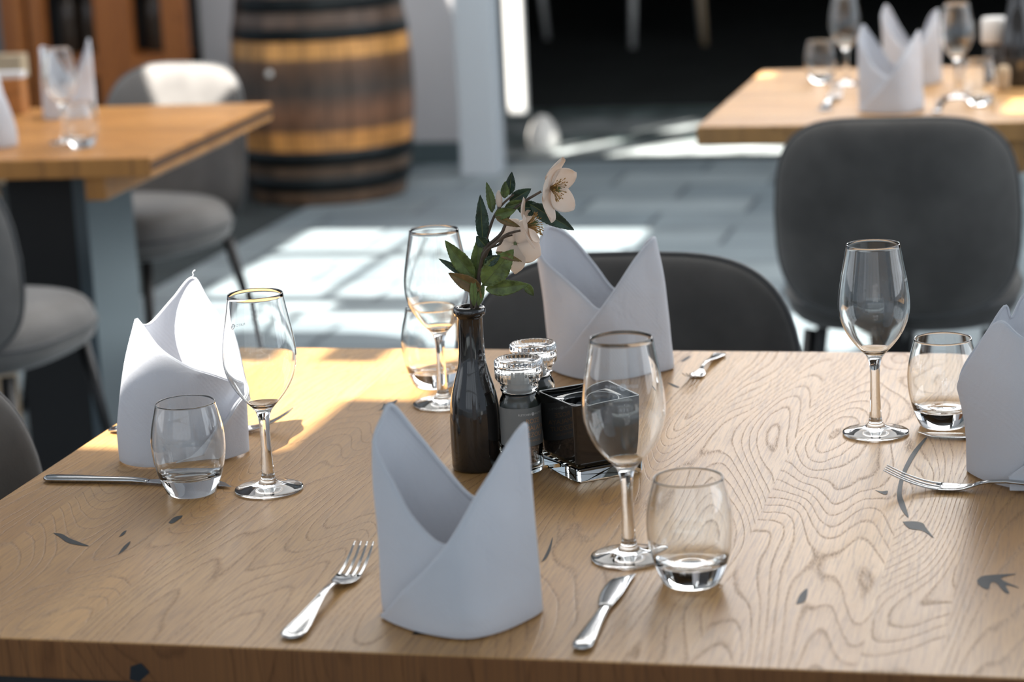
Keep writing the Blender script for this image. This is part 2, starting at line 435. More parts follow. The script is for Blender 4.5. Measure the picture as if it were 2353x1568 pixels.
# ------------------------------------------------------------------ tables
def rect_top(mb, x0, x1, y0, y1, z0, z1, bev=.003):
    mb.box(x0, x1, y0, y1, z0, z1)
T0 = (-1.09, 1.742)
cuts = [0, .075, .215, .245, .42, .60, .775, .905, .970, 1.15]
mt = oak('oiled_oak_boards', cuts, (1, 1, 1), 48, .36, seq=(.30, .40, .80, .36, .22, .68, .90, .55, .20))  # board tones vary; right-hand ones paler, window sheen put into them
tb = thing('dining_table', 'oiled oak dining table in the foreground, laid for four', 'table', (T0[0], T0[1], 0))
def blob(mb, pts, z, mi):
    c_ = [sum(p[k] for p in pts) / len(pts) for k in (0, 1)]
    mb.add([(p[0], p[1], z) for p in pts], [tuple(range(len(pts)))], mi, False)
top = MB().box(0, 1.135, 0, 1.078, .715, .75)
top_o = top.build('tabletop', [mt, oak('oak_end_grain_shaded', cuts, (.40, .29, .20), 22, .75, seq=(.1, .3, .95, .35, .2, .5, .3, .4, .25))], tb, bevel=.0025)  # end grain, its tone darkened further with the near face's shade
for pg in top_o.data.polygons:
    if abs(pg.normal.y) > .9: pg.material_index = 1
def mark(pts):   # points in table coordinates, flush with the top
    q = crom(pts + [pts[0]], len(pts) * 4)[:-1]
    mk = MB(); blob(mk, q, .7503, 0); mk.build('resin_fill', M['resin'], tb)
for q in [[(0.1071, 0.2876), (0.1171, 0.2857), (0.1309, 0.2731), (0.1442, 0.2633), (0.1606, 0.2512), (0.1496, 0.2529), (0.1346, 0.2597), (0.1201, 0.2749)] ,
[(0.2093, 0.3303), (0.2084, 0.3474), (0.215, 0.3538), (0.2158, 0.3379), (0.2139, 0.3278)] ,
[(0.1997, 0.2268), (0.1948, 0.2529), (0.1951, 0.2692), (0.2001, 0.2467)] ,
[(0.178, 0.2813), (0.1757, 0.2964), (0.1774, 0.3021), (0.18, 0.2884)] ,
[(0.2912, 0.7639), (0.2916, 0.7797), (0.2878, 0.7994), (0.293, 0.7957), (0.2985, 0.8181), (0.3015, 0.7881), (0.3002, 0.7683), (0.2949, 0.7719)] ,
[(0.9107, 0.6861), (0.9034, 0.6398), (0.8993, 0.5905), (0.8977, 0.5355), (0.8997, 0.4757), (0.9068, 0.4332), (0.9163, 0.4048), (0.9097, 0.4476), (0.9036, 0.4833), (0.9019, 0.5358), (0.904, 0.586), (0.9087, 0.6402), (0.9134, 0.6862)] ,
[(0.8769, 0.4931), (0.8839, 0.4892), (0.8896, 0.4911), (0.8883, 0.4777)] ,
[(0.9117, 0.3921), (0.9211, 0.3942), (0.9302, 0.3896), (0.9344, 0.3751), (0.9436, 0.3443), (0.932, 0.3656), (0.9197, 0.3712)] ,
[(0.9877, 0.2292), (0.9933, 0.2426), (1.0197, 0.2498), (1.0075, 0.2357), (1.0239, 0.2131), (1.0125, 0.2189), (1.0161, 0.1988), (1.0118, 0.2006), (1.0044, 0.2227), (0.9999, 0.2245), (0.9979, 0.206), (0.9901, 0.2167)] ,
[(0.8424, 0.1524), (0.8426, 0.1771), (0.847, 0.1935), (0.8489, 0.162)] ,
[(0.602, 0.2421), (0.6008, 0.2647), (0.5987, 0.2903), (0.5958, 0.3178), (0.602, 0.2828), (0.6043, 0.2549)] ,
[(0.5372, 0.0451), (0.5392, 0.058), (0.5469, 0.0642), (0.5576, 0.0526), (0.5494, 0.0485)] ,
[(0.596, 1.0175), (0.5989, 1.038), (0.6029, 1.0496), (0.6035, 1.0359), (0.6004, 1.0199)] ,
[(0.598, 0.913), (0.6057, 0.9071), (0.6171, 0.891), (0.6107, 0.8928)] ,
]:
    mark(q)
sp_ = [(.3052, .7298), (.3152, .7333), (.3223, .7255), (.3118, .7162), (.3034, .7181)]
MB().add([(x, -.0004, z) for x, z in sp_], [(0, 1, 2, 3, 4)], 0, False).build('resin_fill', M['resin'], tb)
sub = MB().box(.04, 1.095, .03, 1.048, .668, .7148)
sub.build('underframe', M['black_powder'], tb, bevel=.002)
for x in (.10, .97):
    for y in (.10, .92):
        MB().box(x, x + .06, y, y + .06, 0, .668).build('leg', M['black_powder'], tb, bevel=.002)

# table behind on the right
m2 = oak('oak_boards_right', [0, .2, .42, .6, .8, 1.0, 1.2, 1.4, 1.6, 1.8, 2.1], (1, 1, 1), 14, .36, 'x')
t2 = thing('dining_table', 'oak dining table behind on the right, with the grey chair pushed up to it', 'table', (-.815, 4.83, 0))
MB().box(0, 2.1, 0, 1.0, .71, .75).build('tabletop', m2, t2, bevel=.003)
for x in (.185, .62, 1.8):
    MB().box(x, x + .045, .012, .985, .645, .7098).build('cross_beam', m2, t2, bevel=.002)
for x in (.30, 1.6):
    MB().box(x, x + .10, .44, .56, .02, .7098).build('leg', M['black_powder'], t2, bevel=.002)
    MB().box(x - .02, x + .12, .15, .85, 0, .02).build('foot', M['black_powder'], t2, bevel=.002)
# table on the left
m3 = oak('oak_boards_left', [0, .18, .36, .52, .7, .9, 1.2, 1.5, 1.85], (1.15, .98, .76), 14, .36, 'x')
t3 = thing('dining_table', 'oak dining table on the left with a black box leg beneath', 'table', (-3.735, 4.41, 0), .048)
MB().box(0, 1.85, 0, .87, .709, .75).build('tabletop', m3, t3, bevel=.003)
MB().box(1.8502, 1.8515, .004, .876, .722, .739).build('edge_band', simple('dark_edge_band', (.10, .05, .025), .5), t3)
MB().box(1.70, 1.745, .012, .87, .66, .7088).build('cross_beam', m3, t3, bevel=.003)
MB().box(1.46, 1.61, .17, .44, .0, .7088).build('leg', M['black_powder'], t3, bevel=.002)
MB().box(1.6102, 1.640, .165, .445, .0, .7088).build('leg_lit_side', M['sunlit_steel'], t3, bevel=.001)  # lighter plate added as the sunlit side of the black leg
MB().box(1.13, 1.25, .30, .62, .0, .7088).build('post', M['pale_wood'], t3, bevel=.003)
MB().box(.3, .45, .10, .70, .0, .7088).build('leg', M['black_powder'], t3, bevel=.002)
# wooden bench back, far left
t4 = thing('wooden_bench', 'pale wooden bench back cut by the left edge, behind the napkins', 'bench', (-4.5, 6.15, 0))
MB().box(0, 1.56, 0, .045, .735, .80).build('top_rail', M['pale_wood'], t4, bevel=.004)
MB().box(.05, 1.50, .01, .035, .50, .60).build('middle_rail', M['pale_wood'], t4, bevel=.003)
MB().box(0, 1.56, .03, .42, .43, .46).build('seat', M['pale_wood'], t4, bevel=.004)
for x in (.02, 1.49):
    MB().box(x, x + .05, .002, .042, 0, .7349).build('post', M['pale_wood'], t4, bevel=.003)
    MB().box(x, x + .05, .36, .40, 0, .4299).build('leg', M['pale_wood'], t4, bevel=.003)

# ------------------------------------------------------------------ chairs
def sgnpow(v, e): return math.copysign(abs(v) ** e, v)
def panel(Wd, Hh, T, n, wfun, bend, tilt, z0, rings=12, seg=64, horiz=False, expo=6.):
    """upholstered panel: outline is a rounded rectangle, edges roll over"""
    mb = MB(); fr = []; bk = []
    rs = [math.sin(PI / 2 * k / rings) for k in range(rings + 1)]
    rs[0] = .0001
    def pt(r, th, side):
        x = sgnpow(math.cos(th), 2 / n) * Wd / 2 * r; z = sgnpow(math.sin(th), 2 / n) * Hh / 2 * r
        zz = z / (Hh / 2)
        x *= wfun(zz)
        t = T / 2 * math.sqrt(max(0, 1 - r ** expo))
        if horiz: return (x, z, z0 + side * t * (1 if side > 0 else .9))
        y = side * t + bend * (x / (Wd / 2)) ** 2 - tilt * (z + Hh / 2)
        return (x, y, z0 + z)
    for side in (1, -1):
        rows = [[pt(r, 2 * PI * j / seg, side) for j in range(seg)] for r in rs]
        if side == 1: rows = rows[::-1]; allr = rows
        else: allr = allr + rows[::-1][1:] if False else allr
        if side == 1: fr = rows
        else: bk = rows[::-1]
    fr = fr[::-1]                      # centre -> rim (front)
    rows = fr + bk[1:]                 # rim -> centre (back)
    mb.grid(rows, 0, True)
    rim = [pt(1, 2 * PI * j / seg, 0) for j in range(seg + 1)]
    return mb, rim
def make_chair(label, velvet, loc, rot, group):
    t = thing('dining_chair', label, 'chair', loc, rot, group)
    wf = lambda z: 1 - .09 * max(0, z) ** 1.5 - .06 * max(0, -z) ** 2
    bm_, rim = panel(.462, .385, .055, 4.0, wf, .075, .10, .622)
    for i, v in enumerate(bm_.v): bm_.v[i] = (v[0], v[1] - .235, v[2])
    bm_.build('backrest', velvet, t, recalc=True)
    MB().tube([(x, y - .235, z) for x, y, z in rim], .0045, 8, cap=False).build('piping', M['piping'], t)
    sm, rim2 = panel(.46, .44,   .125, 3.0, lambda z: 1 + .04 * z, 0, 0, .44, horiz=True, expo=9.)
    sm.build('seat', velvet, t, recalc=True)
    MB().tube(rim2, .004, 8, cap=False).build('piping', M['piping'], t)
    for sx in (-1, 1):
        MB().tube([(sx * .17, .15, .39), (sx * .215, .215, 0)], [.014, .009], 12).build('leg', M['black_metal'], t)
        MB().tube([(sx * .17, -.16, .39), (sx * .215, -.245, 0)], [.014, .009], 12).build('leg', M['black_metal'], t)
    MB().box(-.015, .015, -.24, -.17, .38, .47).build('back_bracket', M['black_metal'], t, bevel=.002)
    return t
GC = 'grey velvet chairs around the dining tables'
chC = make_chair('grey velvet chair on the far side of the foreground table, only its rounded back showing', M['velvet'], (-.61, 2.84, 0), PI, GC)
dup(chC, 'grey velvet chair seen square from behind, at the near side of the right table', (-.385, 4.70, 0), 0.02, GC)
dup(chC, 'grey velvet chair cut by the left edge, beside the left end of the foreground table', (-1.05, 2.30, 0), -PI / 2, GC)
chE = make_chair('grey velvet chair behind the left table, its backrest bright with sun', M['velvet_sunlit'], (-2.335, 5.42, 0), PI - .32, GC)
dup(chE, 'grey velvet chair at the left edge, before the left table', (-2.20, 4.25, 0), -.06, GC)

# chairs in the dark room beyond the glass
for i, (x, y, rz) in enumerate([(-2.5, 13.9, .2), (-3.6, 14.2, -.4)]):
    t = thing('far_chair', ['dark chair with a pale leg, in the dark room straight above the flowers', 'dark chair in the dark room, left of the other far chair'][i], 'chair', (x, y, 0), rz, 'chairs in the dark room')
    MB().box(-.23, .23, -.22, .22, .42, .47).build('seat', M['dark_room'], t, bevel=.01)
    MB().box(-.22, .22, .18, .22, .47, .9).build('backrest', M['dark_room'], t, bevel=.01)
    for sx in (-1, 1):
        for sy in (-1, 1):
            MB().tube([(sx * .19, sy * .18, .42), (sx * .21, sy * .21, 0)], [.025, .018], 10).build('leg', M['pale_wood'] if (sx + i) > 0 and sy < 0 else M['alu'], t)

# ------------------------------------------------------------------ barrel
def barrelmat():
    m, nt, p = newmat('barrel_oak'); g = G(nt)
    tc = g.n('ShaderNodeTexCoord'); sp = g.n('ShaderNodeSeparateXYZ'); nt.links.new(tc.outputs['Object'], sp.inputs[0])
    X, Y, Z = sp.outputs
    ang = g.m('ARCTAN2', Y, X)
    st = g.m('MULTIPLY', ang, 26 / (2 * PI))
    fr = g.m('FRACT', st)
    joint = g.ramp(fr, [(0, (1, 1, 1, 1)), (.05, (0, 0, 0, 1)), (.95, (0, 0, 0, 1)), (1, (1, 1, 1, 1))])
    idn = g.noise(g.xyz(g.m('FLOOR', st), 3.3, 1.1), 7.3, 0.)
    bands = g.ramp(g.m('DIVIDE', Z, .85), [(0, (.20, .12, .075, 1)), (.055, (.10, .07, .05, 1)), (.235, (.10, .07, .05, 1)), (.25, (.50, .25, .075, 1)), (.32, (.46, .22, .065, 1)), (.335, (.11, .058, .032, 1)),
                          (.40, (.17, .085, .048, 1)), (.50, (.050, .040, .035, 1)), (.58, (.085, .050, .032, 1)), (.635, (.13, .07, .035, 1)), (.65, (.52, .28, .09, 1)), (.715, (.50, .26, .08, 1)), (.73, (.09, .06, .045, 1)), (1, (.09, .065, .05, 1))])
    n = g.noise(g.xyz(g.m('MULTIPLY', ang, 6.), 0., g.m('MULTIPLY', Z, 9.)), 1., 3., .6)
    col = g.mix(1., bands, g.ramp(g.m('ADD', g.m('MULTIPLY', idn, .6), g.m('MULTIPLY', n, .5)), [(.3, (.30, .28, .26, 1)), (.75, (1.6, 1.45, 1.3, 1))]), 'MULTIPLY')
    col = g.mix(g.m('MULTIPLY', joint, .8), col, (.02, .015, .01, 1))
    nt.links.new(col, p.inputs['Base Color']); p.inputs['Roughness'].default_value = .45
    bn = g.n('ShaderNodeBump'); bn.inputs['Strength'].default_value = .6; bn.inputs['Distance'].default_value = .004; bn.invert = True
    nt.links.new(joint, bn.inputs['Height']); nt.links.new(bn.outputs[0], p.inputs['Normal'])
    return m
def br(z): return .343 - .052 * ((z - .42) / .42) ** 2
bar = thing('wine_barrel', 'large oak wine barrel with dark iron hoops standing against the pale wall', 'barrel', (-2.868, 8.57, 0))
pr = [(0, .27), (0.0, br(0) - .012)] + [(k * .84 / 24, br(k * .84 / 24)) for k in range(25)] + [(.84, br(.84) - .014), (.82, br(.84) - .018), (.82, .001)]
MB().lathe([(z + .001, r) for z, r in pr], 104, cap0=True).build('staves', barrelmat(), bar)
for z0, z1 in [(.052, .108), (.150, .206), (.612, .660), (.715, .770)]:
    MB().lathe([(z0, br(z0) - .002), (z0, br(z0) + .003), (z1, br(z1) + .003), (z1, br(z1) - .002)], 72).build('hoop', M['rust'], bar)
MB().lathe([(0, .001), (0, .012), (.006, .012), (.008, .008), (.008, .001)], 16).build('bung', M['white_plastic'], bar).matrix_local = Matrix.Translation((-.09, -br(.45) + .008, .50)) @ Matrix.Rotation(PI / 2, 4, 'X')

# ------------------------------------------------------------------ cabinet far left
cab = thing('wine_cabinet', 'tall brown wooden cabinet with dark glass doors, behind the left table', 'cabinet', (-4.37, 8.98, 0))
mw = oak('cabinet_wood', [-.1, .05, .2, .4, .6, .9], (.80, .48, .26), 10, .4)
mdk = simple('cabinet_back', (.010, .008, .007), .5)
MB().box(.02, .78, .20, .22, .05, 2.1).build('back_panel', mdk, cab)
for x0, x1 in [(0, .10), (.125, .19), (.41, .57), (.70, .80)]:
    MB().box(x0, x1, 0, .05, .06, 2.1).build('stile', mw, cab, bevel=.004)
MB().box(.0, .80, .002, .22, 0, .06).build('plinth', mw, cab, bevel=.003)
MB().box(.19, .70, .004, .045, .42, .50).build('rail', mw, cab, bevel=.003)
MB().box(.0, .80, 0, .22, 2.1, 2.15).build('cornice', mw, cab, bevel=.003)
MB().box(.05, .75, .06, .19, .06, .10).build('shelf', mw, cab)
MB().box(.05, .75, .06, .19, .78, .80).build('shelf', mw, cab)
MB().box(.05, .75, .06, .19, .49, .505).build('shelf', mw, cab)
wb = MB().lathe([(0, .001), (0, .035), (.004, .037), (.19, .037), (.215, .030), (.235, .016), (.25, .0145), (.30, .0145), (.30, .001)], 24)
wine = wb.build('wine_bottle', simple('dark_bottle', (.05, .035, .025), .15))
wine.location = (-4.37 + .25, 8.98 + .125, .5055)
tag(wine, 'leftmost wine bottle on the shelf of the brown cabinet', 'bottle', 'wine bottles in the cabinet')
for k, x in enumerate((.345, .62)):
    o = wine.copy(); COL.objects.link(o); o.location = (-4.37 + x, 8.98 + .125, .5055)
    o['label'] = ['middle wine bottle on the shelf of the brown cabinet', 'rightmost wine bottle on the shelf of the brown cabinet'][k]

# ------------------------------------------------------------------ glassware
def lettering(txt, size, name, mat, extrude=.00005, align='CENTER', spacing=1.0):
    cu = bpy.data.curves.new(name, 'FONT'); cu.body = txt; cu.size = size; cu.extrude = extrude; cu.align_x = align
    cu.space_character = spacing; cu.resolution_u = 3
    o = bpy.data.objects.new(name, cu); COL.objects.link(o)
    bpy.context.view_layer.update()
    me = bpy.data.meshes.new_from_object(o.evaluated_get(bpy.context.evaluated_depsgraph_get()))
    bpy.data.objects.remove(o)
    return me
def txtverts(txt, size, **k):
    me = lettering(txt, size, 'tmp', None, **k)
    r = ([tuple(v.co) for v in me.vertices], [tuple(p.vertices) for p in me.polygons])
    bpy.data.meshes.remove(me); return r
def wrap(mb, txt, size, z, ang, rfun, mi=0, **k):
    """letters bent round a vertical axis; ang = direction the text faces"""
    vs, fs = txtverts(txt, size, **k)
    out = []
    for x, y, e in vs:
        R_ = rfun(z + y) + .00012 + e
        t = ang + x / rfun(z + y)
        out.append((R_ * math.cos(t), R_ * math.sin(t), z + y))
    mb.add(out, fs, mi, False)
def interp(prof):
    P = sorted(prof)
    def fz(z):
        for (z0, r0), (z1, r1) in zip(P, P[1:]):
            if z0 <= z <= z1: return r0 + (r1 - r0) * (z - z0) / max(1e-6, z1 - z0)
        return P[-1][1]
    return fz
wo = [(0, .0300), (.0006, .0342), (.0018, .0347), (.0030, .0340), (.0042, .027), (.0062, .018), (.0085, .0115), (.0115, .0084), (.016, .0068), (.025, .0060), (.045, .0052), (.065, .0052), (.076, .0060), (.083, .0082)]
bowl = [(.083, .0080), (.0885, .0125), (.096, .0195), (.106, .0270), (.118, .0332), (.130, .0365), (.140, .0372), (.152, .0364), (.168, .0340), (.185, .0308), (.2030, .0277)]
bo = crom([Vector(p) for p in bowl], 36)
wout = [tuple(v) for v in crom([Vector(p) for p in wo], 40)] + [tuple(v) for v in bo[1:]]
win = [(z, r - .0010) for z, r in reversed([tuple(v) for v in bo]) if z > .0905] + [(.0890, .0085), (.0882, .0045), (.0880, .0001)]
gprof = [(0.0008, .0001)] + wout + [(.2036, .0272)] + win
def make_wineglass(label, loc, ang, txt=True):
    t = thing('wine_glass', label, 'wine glass', loc, 0, 'wine glasses on the laid tables')
    MB().lathe(gprof, 72).build('glass_body', M['glass'], t)
    rf = interp(bowl)
    mb = MB()
    if txt:
        wrap(mb, 'FLETCHER', .0034, .1655, ang - .20, rf, extrude=0, spacing=1.15)
        wrap(mb, 'HOTELS', .0034, .1655, ang + .19, rf, extrude=0, spacing=1.15)
        wrap(mb, '0,1 l', .0042, .1450, ang + .0, rf, extrude=0)
        # round logo with a T-like mark cut out of it
        vs = []; n = 28
        for j in range(n):
            for q, r_ in enumerate((.0020, .0028)):
                x = r_ * math.cos(2 * PI * j / n); y = .1665 + r_ * math.sin(2 * PI * j / n)
                tt = ang + x / rf(y); R_ = rf(y) + .00012; vs.append((R_ * math.cos(tt), R_ * math.sin(tt), y))
        mb.add(vs, [(2 * j, 2 * j + 1, 2 * ((j + 1) % n) + 1, 2 * ((j + 1) % n)) for j in range(n)], 0, False)
        wrap(mb, 'T', .0030, .1654, ang, rf, extrude=0)
        for yy in (.1435,):
            vs = []
            for j in range(9):
                for y in (yy, yy - .0003):
                    tt = ang + (-.004 + j * .001) / rf(y); R_ = rf(y) + .00012; vs.append((R_ * math.cos(tt), R_ * math.sin(tt), y))
            mb.add(vs, [(2 * j, 2 * j + 1, 2 * j + 3, 2 * j + 2) for j in range(8)], 0, False)
        mb.build('etched_logo', M['etch'], t)
    return t
TZ = .7503
gw1 = make_wineglass('nearest wine glass, left of the front tumbler and right of the front napkin', (-.411, 2.005, TZ), -1.37)
dup(gw1, 'tall wine glass between the left tumbler and the sunlit patch of table', (-.818, 2.189, TZ), 4.12)
dup(gw1, 'tall wine glass at the right, in front of the grey chair seen from behind', (-.231, 2.444, TZ), 1.50)
dup(gw1, 'wine glass behind the dark bottle, partly hidden by the flower leaves', (-.731, 2.541, TZ), 1.0)
dup(gw1, 'wine glass at the left end of the right table, cut by the top edge', (-.575, 5.496, .7505), .3, skip=('etched_logo',))
dup(gw1, 'wine glass to the right of the two napkins on the right table', (-.308, 5.224, .7505), .3, skip=('etched_logo',))
dup(gw1, 'wine glass on the left table, standing in front of the folded napkin', (-2.175, 4.73, .7505), .3, skip=('etched_logo',))
dup(gw1, 'wine glass cut by the left edge of the picture, on the left table', (-2.62, 5.12, .7505), .3, skip=('etched_logo',))

to = [(0, .0225), (.0008, .0238), (.003, .0256), (.010, .0288), (.018, .0316), (.030, .0350), (.042, .0370), (.054, .0376), (.066, .0366), (.078, .0342), (.088, .0316), (.0945, .0302)]
tout = [tuple(v) for v in crom([Vector(p) for p in to], 36)]
tin = [(z, r - .0013) for z, r in reversed(tout) if z > .024] + [(.0215, .0300), (.0195, .0270), (.0185, .022), (.0180, .012), (.0178, .0001)]
tprof = [(0.002, .0001), (.0018, .018)] + tout + [(.0952, .0296)] + tin
tumb = MB().lathe(tprof, 72)
def make_tumbler(label, loc):
    o = tumb.build('tumbler', M['glass'], None, loc)
    return tag(o, label, 'tumbler', 'water tumblers on the laid tables')
tu1 = make_tumbler('nearest short tumbler, right of the front wine glass', (-.344, 1.942, TZ))
def duptag(o, label, loc, rot=None):
    q = o.copy(); COL.objects.link(q); q.location = loc; q['label'] = label
    if rot is not None: q.rotation_euler = (0, 0, rot)
    return q
duptag(tu1, 'short tumbler standing in front of the left napkin and its knife', (-.895, 2.173, TZ))
duptag(tu1, 'short tumbler right of the tall right wine glass, beside the right napkin', (-.163, 2.482, TZ))
duptag(tu1, 'short tumbler left of the dark bottle, in the sunlight', (-.765, 2.630, TZ))
duptag(tu1, 'tumbler at the left end of the right table', (-.640, 5.56, .7505))
duptag(tu1, 'tumbler on the right table between the napkins and the white capped mill', (-.255, 5.11, .7505))
duptag(tu1, 'tumbler near the front edge of the left table', (-2.105, 4.66, .7505))

# ------------------------------------------------------------------ napkins
def napkin(name_label, data, loc, rot=0, seedv=0, group='folded white napkins on the laid tables', nlen=110, nh=22, mirror=False, heavy=True):
    pts = crom([list(d) for d in data], nlen)
    rows = []
    for j in range(nh + 1):
        v = j / nh; row = []
        for i, (bx, by, tx, ty, h) in enumerate(pts):
            e = v ** 1.7
            zz = h * v
            x = bx + (tx - bx) * e; y = by + (ty - by) * e
            # soft bulge low down, rolled hem at the foot, gentle ripples
            q = Vector((x * 26 + seedv, y * 26, zz * 14))
            amp = .0032 * min(1, zz / .03)
            x += noise.noise(q) * amp; y += noise.noise(q + Vector((7, 3, 1))) * amp
            if mirror: x = -x
            row.append((x, y, zz + .0016))
        rows.append(row)
    rows = [list(r) for r in rows]
    mb = MB().grid(rows, 0, False)
    # inner cuff: a turned-in layer at the foot gives the fold its body
    o = mb.build('folded_napkin', M['linen'], None, loc, rot)
    edge = [rows[-1][i] for i in range(len(pts))]
    q_ = [Vector(p) for p in edge]
    n_e = len(q_)
    MB().tube([tuple(p) for p in q_], [(.0024 if heavy else .0014) if pts[i][4] > .004 else .0012 for i in range(n_e)], 8).build('rolled_edge', M['linen'], o)
    md = o.modifiers.new('solidify', 'SOLIDIFY'); md.thickness = .0026; md.offset = -1 if not mirror else 1
    md2 = o.modifiers.new('bevel', 'BEVEL'); md2.width = .0011; md2.segments = 2; md2.limit_method = 'ANGLE'; md2.angle_limit = math.radians(50)
    return tag(o, name_label, 'napkin', group)
NEAR = [(0.035, -0.041, 0.0261, -0.041, 0.0917), (-0.005, -0.037, 0.0006, -0.037, 0.0703), (-0.035, -0.023, -0.0292, -0.023, 0.0884), (-0.053, -0.013, -0.0493, -0.013, 0.117), (-0.065, -0.002, -0.0659, -0.002, 0.1475), (-0.062, 0.01, -0.0606, 0.01, 0.1682), (-0.057, 0.02, -0.0547, 0.02, 0.1747), (-0.043, 0.032, -0.0384, 0.032, 0.1471), (-0.02, 0.043, -0.0194, 0.043, 0.1155), (0.01, 0.05, 0.0029, 0.05, 0.0853), (0.037, 0.042, 0.0244, 0.042, 0.1063), (0.057, 0.03, 0.0465, 0.03, 0.1464), (0.066, 0.013, 0.0599, 0.013, 0.1613), (0.059, -0.012, 0.0531, -0.012, 0.1487), (0.042, -0.044, 0.0341, -0.047, 0.1169), (0.02, -0.06, 0.0133, -0.063, 0.0832), (-0.015, -0.051, -0.0159, -0.054, 0.0487), (-0.045, -0.032, -0.0438, -0.035, 0.0193), (-0.064, -0.014, -0.0606, -0.017, 0.0013)]
FAR = [(-0.015, -0.042, 0.019, -0.042, 0.0883), (-0.035, -0.037, -0.0033, -0.037, 0.0777), (-0.05, -0.025, -0.0237, -0.025, 0.0897), (-0.065, -0.01, -0.05, -0.01, 0.1066), (-0.076, 0.004, -0.0838, 0.004, 0.1366), (-0.075, 0.018, -0.0817, 0.018, 0.1578), (-0.066, 0.03, -0.0749, 0.03, 0.1662), (-0.045, 0.042, -0.0514, 0.042, 0.1506), (-0.02, 0.05, -0.0277, 0.05, 0.1142), (0.01, 0.055, -0.0047, 0.055, 0.0825), (0.04, 0.045, 0.0185, 0.045, 0.1071), (0.062, 0.025, 0.0423, 0.025, 0.1455), (0.072, 0.002, 0.0548, 0.002, 0.1561), (0.058, -0.02, 0.04, -0.02, 0.1385), (0.035, -0.046, 0.015, -0.049, 0.1024), (0.01, -0.058, -0.0002, -0.061, 0.0799), (-0.02, -0.058, -0.0194, -0.061, 0.0563), (-0.05, -0.036, -0.0438, -0.039, 0.0262), (-0.074, -0.006, -0.0718, -0.009, 0.0027)]
LEFT = [(0.05, 0.025, 0.0621, 0.02, 0.0752), (0.04, -0.003, 0.0603, -0.003, 0.0833), (0.02, -0.03, 0.0473, -0.03, 0.0983), (0.0, -0.043, 0.0289, -0.043, 0.1092), (-0.025, -0.048, 0.0057, -0.048, 0.1256), (-0.048, -0.039, -0.0144, -0.039, 0.1439), (-0.063, -0.021, -0.0312, -0.021, 0.1538), (-0.063, 0.0, -0.0322, -0.005, 0.1436), (-0.047, 0.025, -0.0325, 0.02, 0.1428), (-0.025, 0.043, -0.0163, 0.04, 0.1633), (0.0, 0.052, 0.0067, 0.047, 0.1849), (0.023, 0.05, 0.024, 0.045, 0.1624), (0.045, 0.042, 0.0453, 0.04, 0.1253), (0.061, 0.027, 0.0608, 0.03, 0.0799), (0.063, 0.013, 0.0689, 0.013, 0.0674), (0.05, -0.013, 0.0659, -0.013, 0.0574), (0.03, -0.037, 0.0574, -0.037, 0.0399), (0.01, -0.051, 0.0437, -0.051, 0.0152)]
RIGHT = [(.05, -.03, .05, -.03, .10), (.02, -.048, .02, -.048, .125), (-0.015, -0.058, -0.0149, -0.058, 0.1486), (-0.035, -0.047, -0.0348, -0.047, 0.1608), (-0.05, -0.032, -0.0548, -0.032, 0.1337), (-0.062, -0.012, -0.0718, -0.012, 0.0975), (-0.067, 0.003, -0.0748, 0.003, 0.0836), (-0.063, 0.02, -0.0708, 0.015, 0.1006), (-0.053, 0.035, -0.0528, 0.03, 0.1303), (-0.037, 0.047, -0.0325, 0.04, 0.1577), (-0.025, 0.053, -0.0247, 0.045, 0.1447), (-0.005, 0.059, -0.0122, 0.05, 0.1679), (.025, .058, .02, .05, .195), (.055, .045, .05, .04, .16), (.07, .01, .06, .01, .12), (.06, -.03, .055, -.03, .09), (.02, -.062, .02, -.062, .05), (-.025, -.066, -.025, -.064, .012)]
napkin('folded white napkin standing nearest, in the front centre between fork and knife', NEAR, (-.525, 1.84, TZ), 0, 1)
napkin('folded white napkin at the far edge, behind the salt mill and black holder', FAR, (-.570, 2.72, TZ), 0, 2)
nl = napkin('folded white napkin on the left, bright with sun, behind the left tumbler', LEFT, (-.955, 2.305, TZ), 0, 3, heavy=False)
napkin('folded white napkin cut by the right edge of the picture', RIGHT, (-.060, 2.305, TZ), 0, 4, heavy=False)
napkin('folded white napkin on the right table, right behind the chair back', NEAR, (-.434, 5.03, .7505), 0, 5, nlen=70, nh=12)
napkin('folded white napkin at the far side of the right table', NEAR, (-.425, 5.50, .7505), .15, 6, nlen=70, nh=12)
napkin('folded white napkin at the far side of the left table, in front of the chair', NEAR, (-2.36, 5.17, .7505), 0, 7, nlen=70, nh=12, mirror=True)
napkin('folded white napkin on the left table, cut by the left edge', LEFT, (-2.335, 4.68, .7505), .3, 8, nlen=70, nh=12, mirror=True)
# loose thread on the tip of the left napkin
th_ = MB().tube([(.0075, .047, .185), (.0073, .046, .188), (.0083, .046, .190), (.0075, .046, .192), (.0085, .046, .1935), (.0105, .046, .195)], .0006, 6)
th_.build('loose_thread', M['linen'], nl)

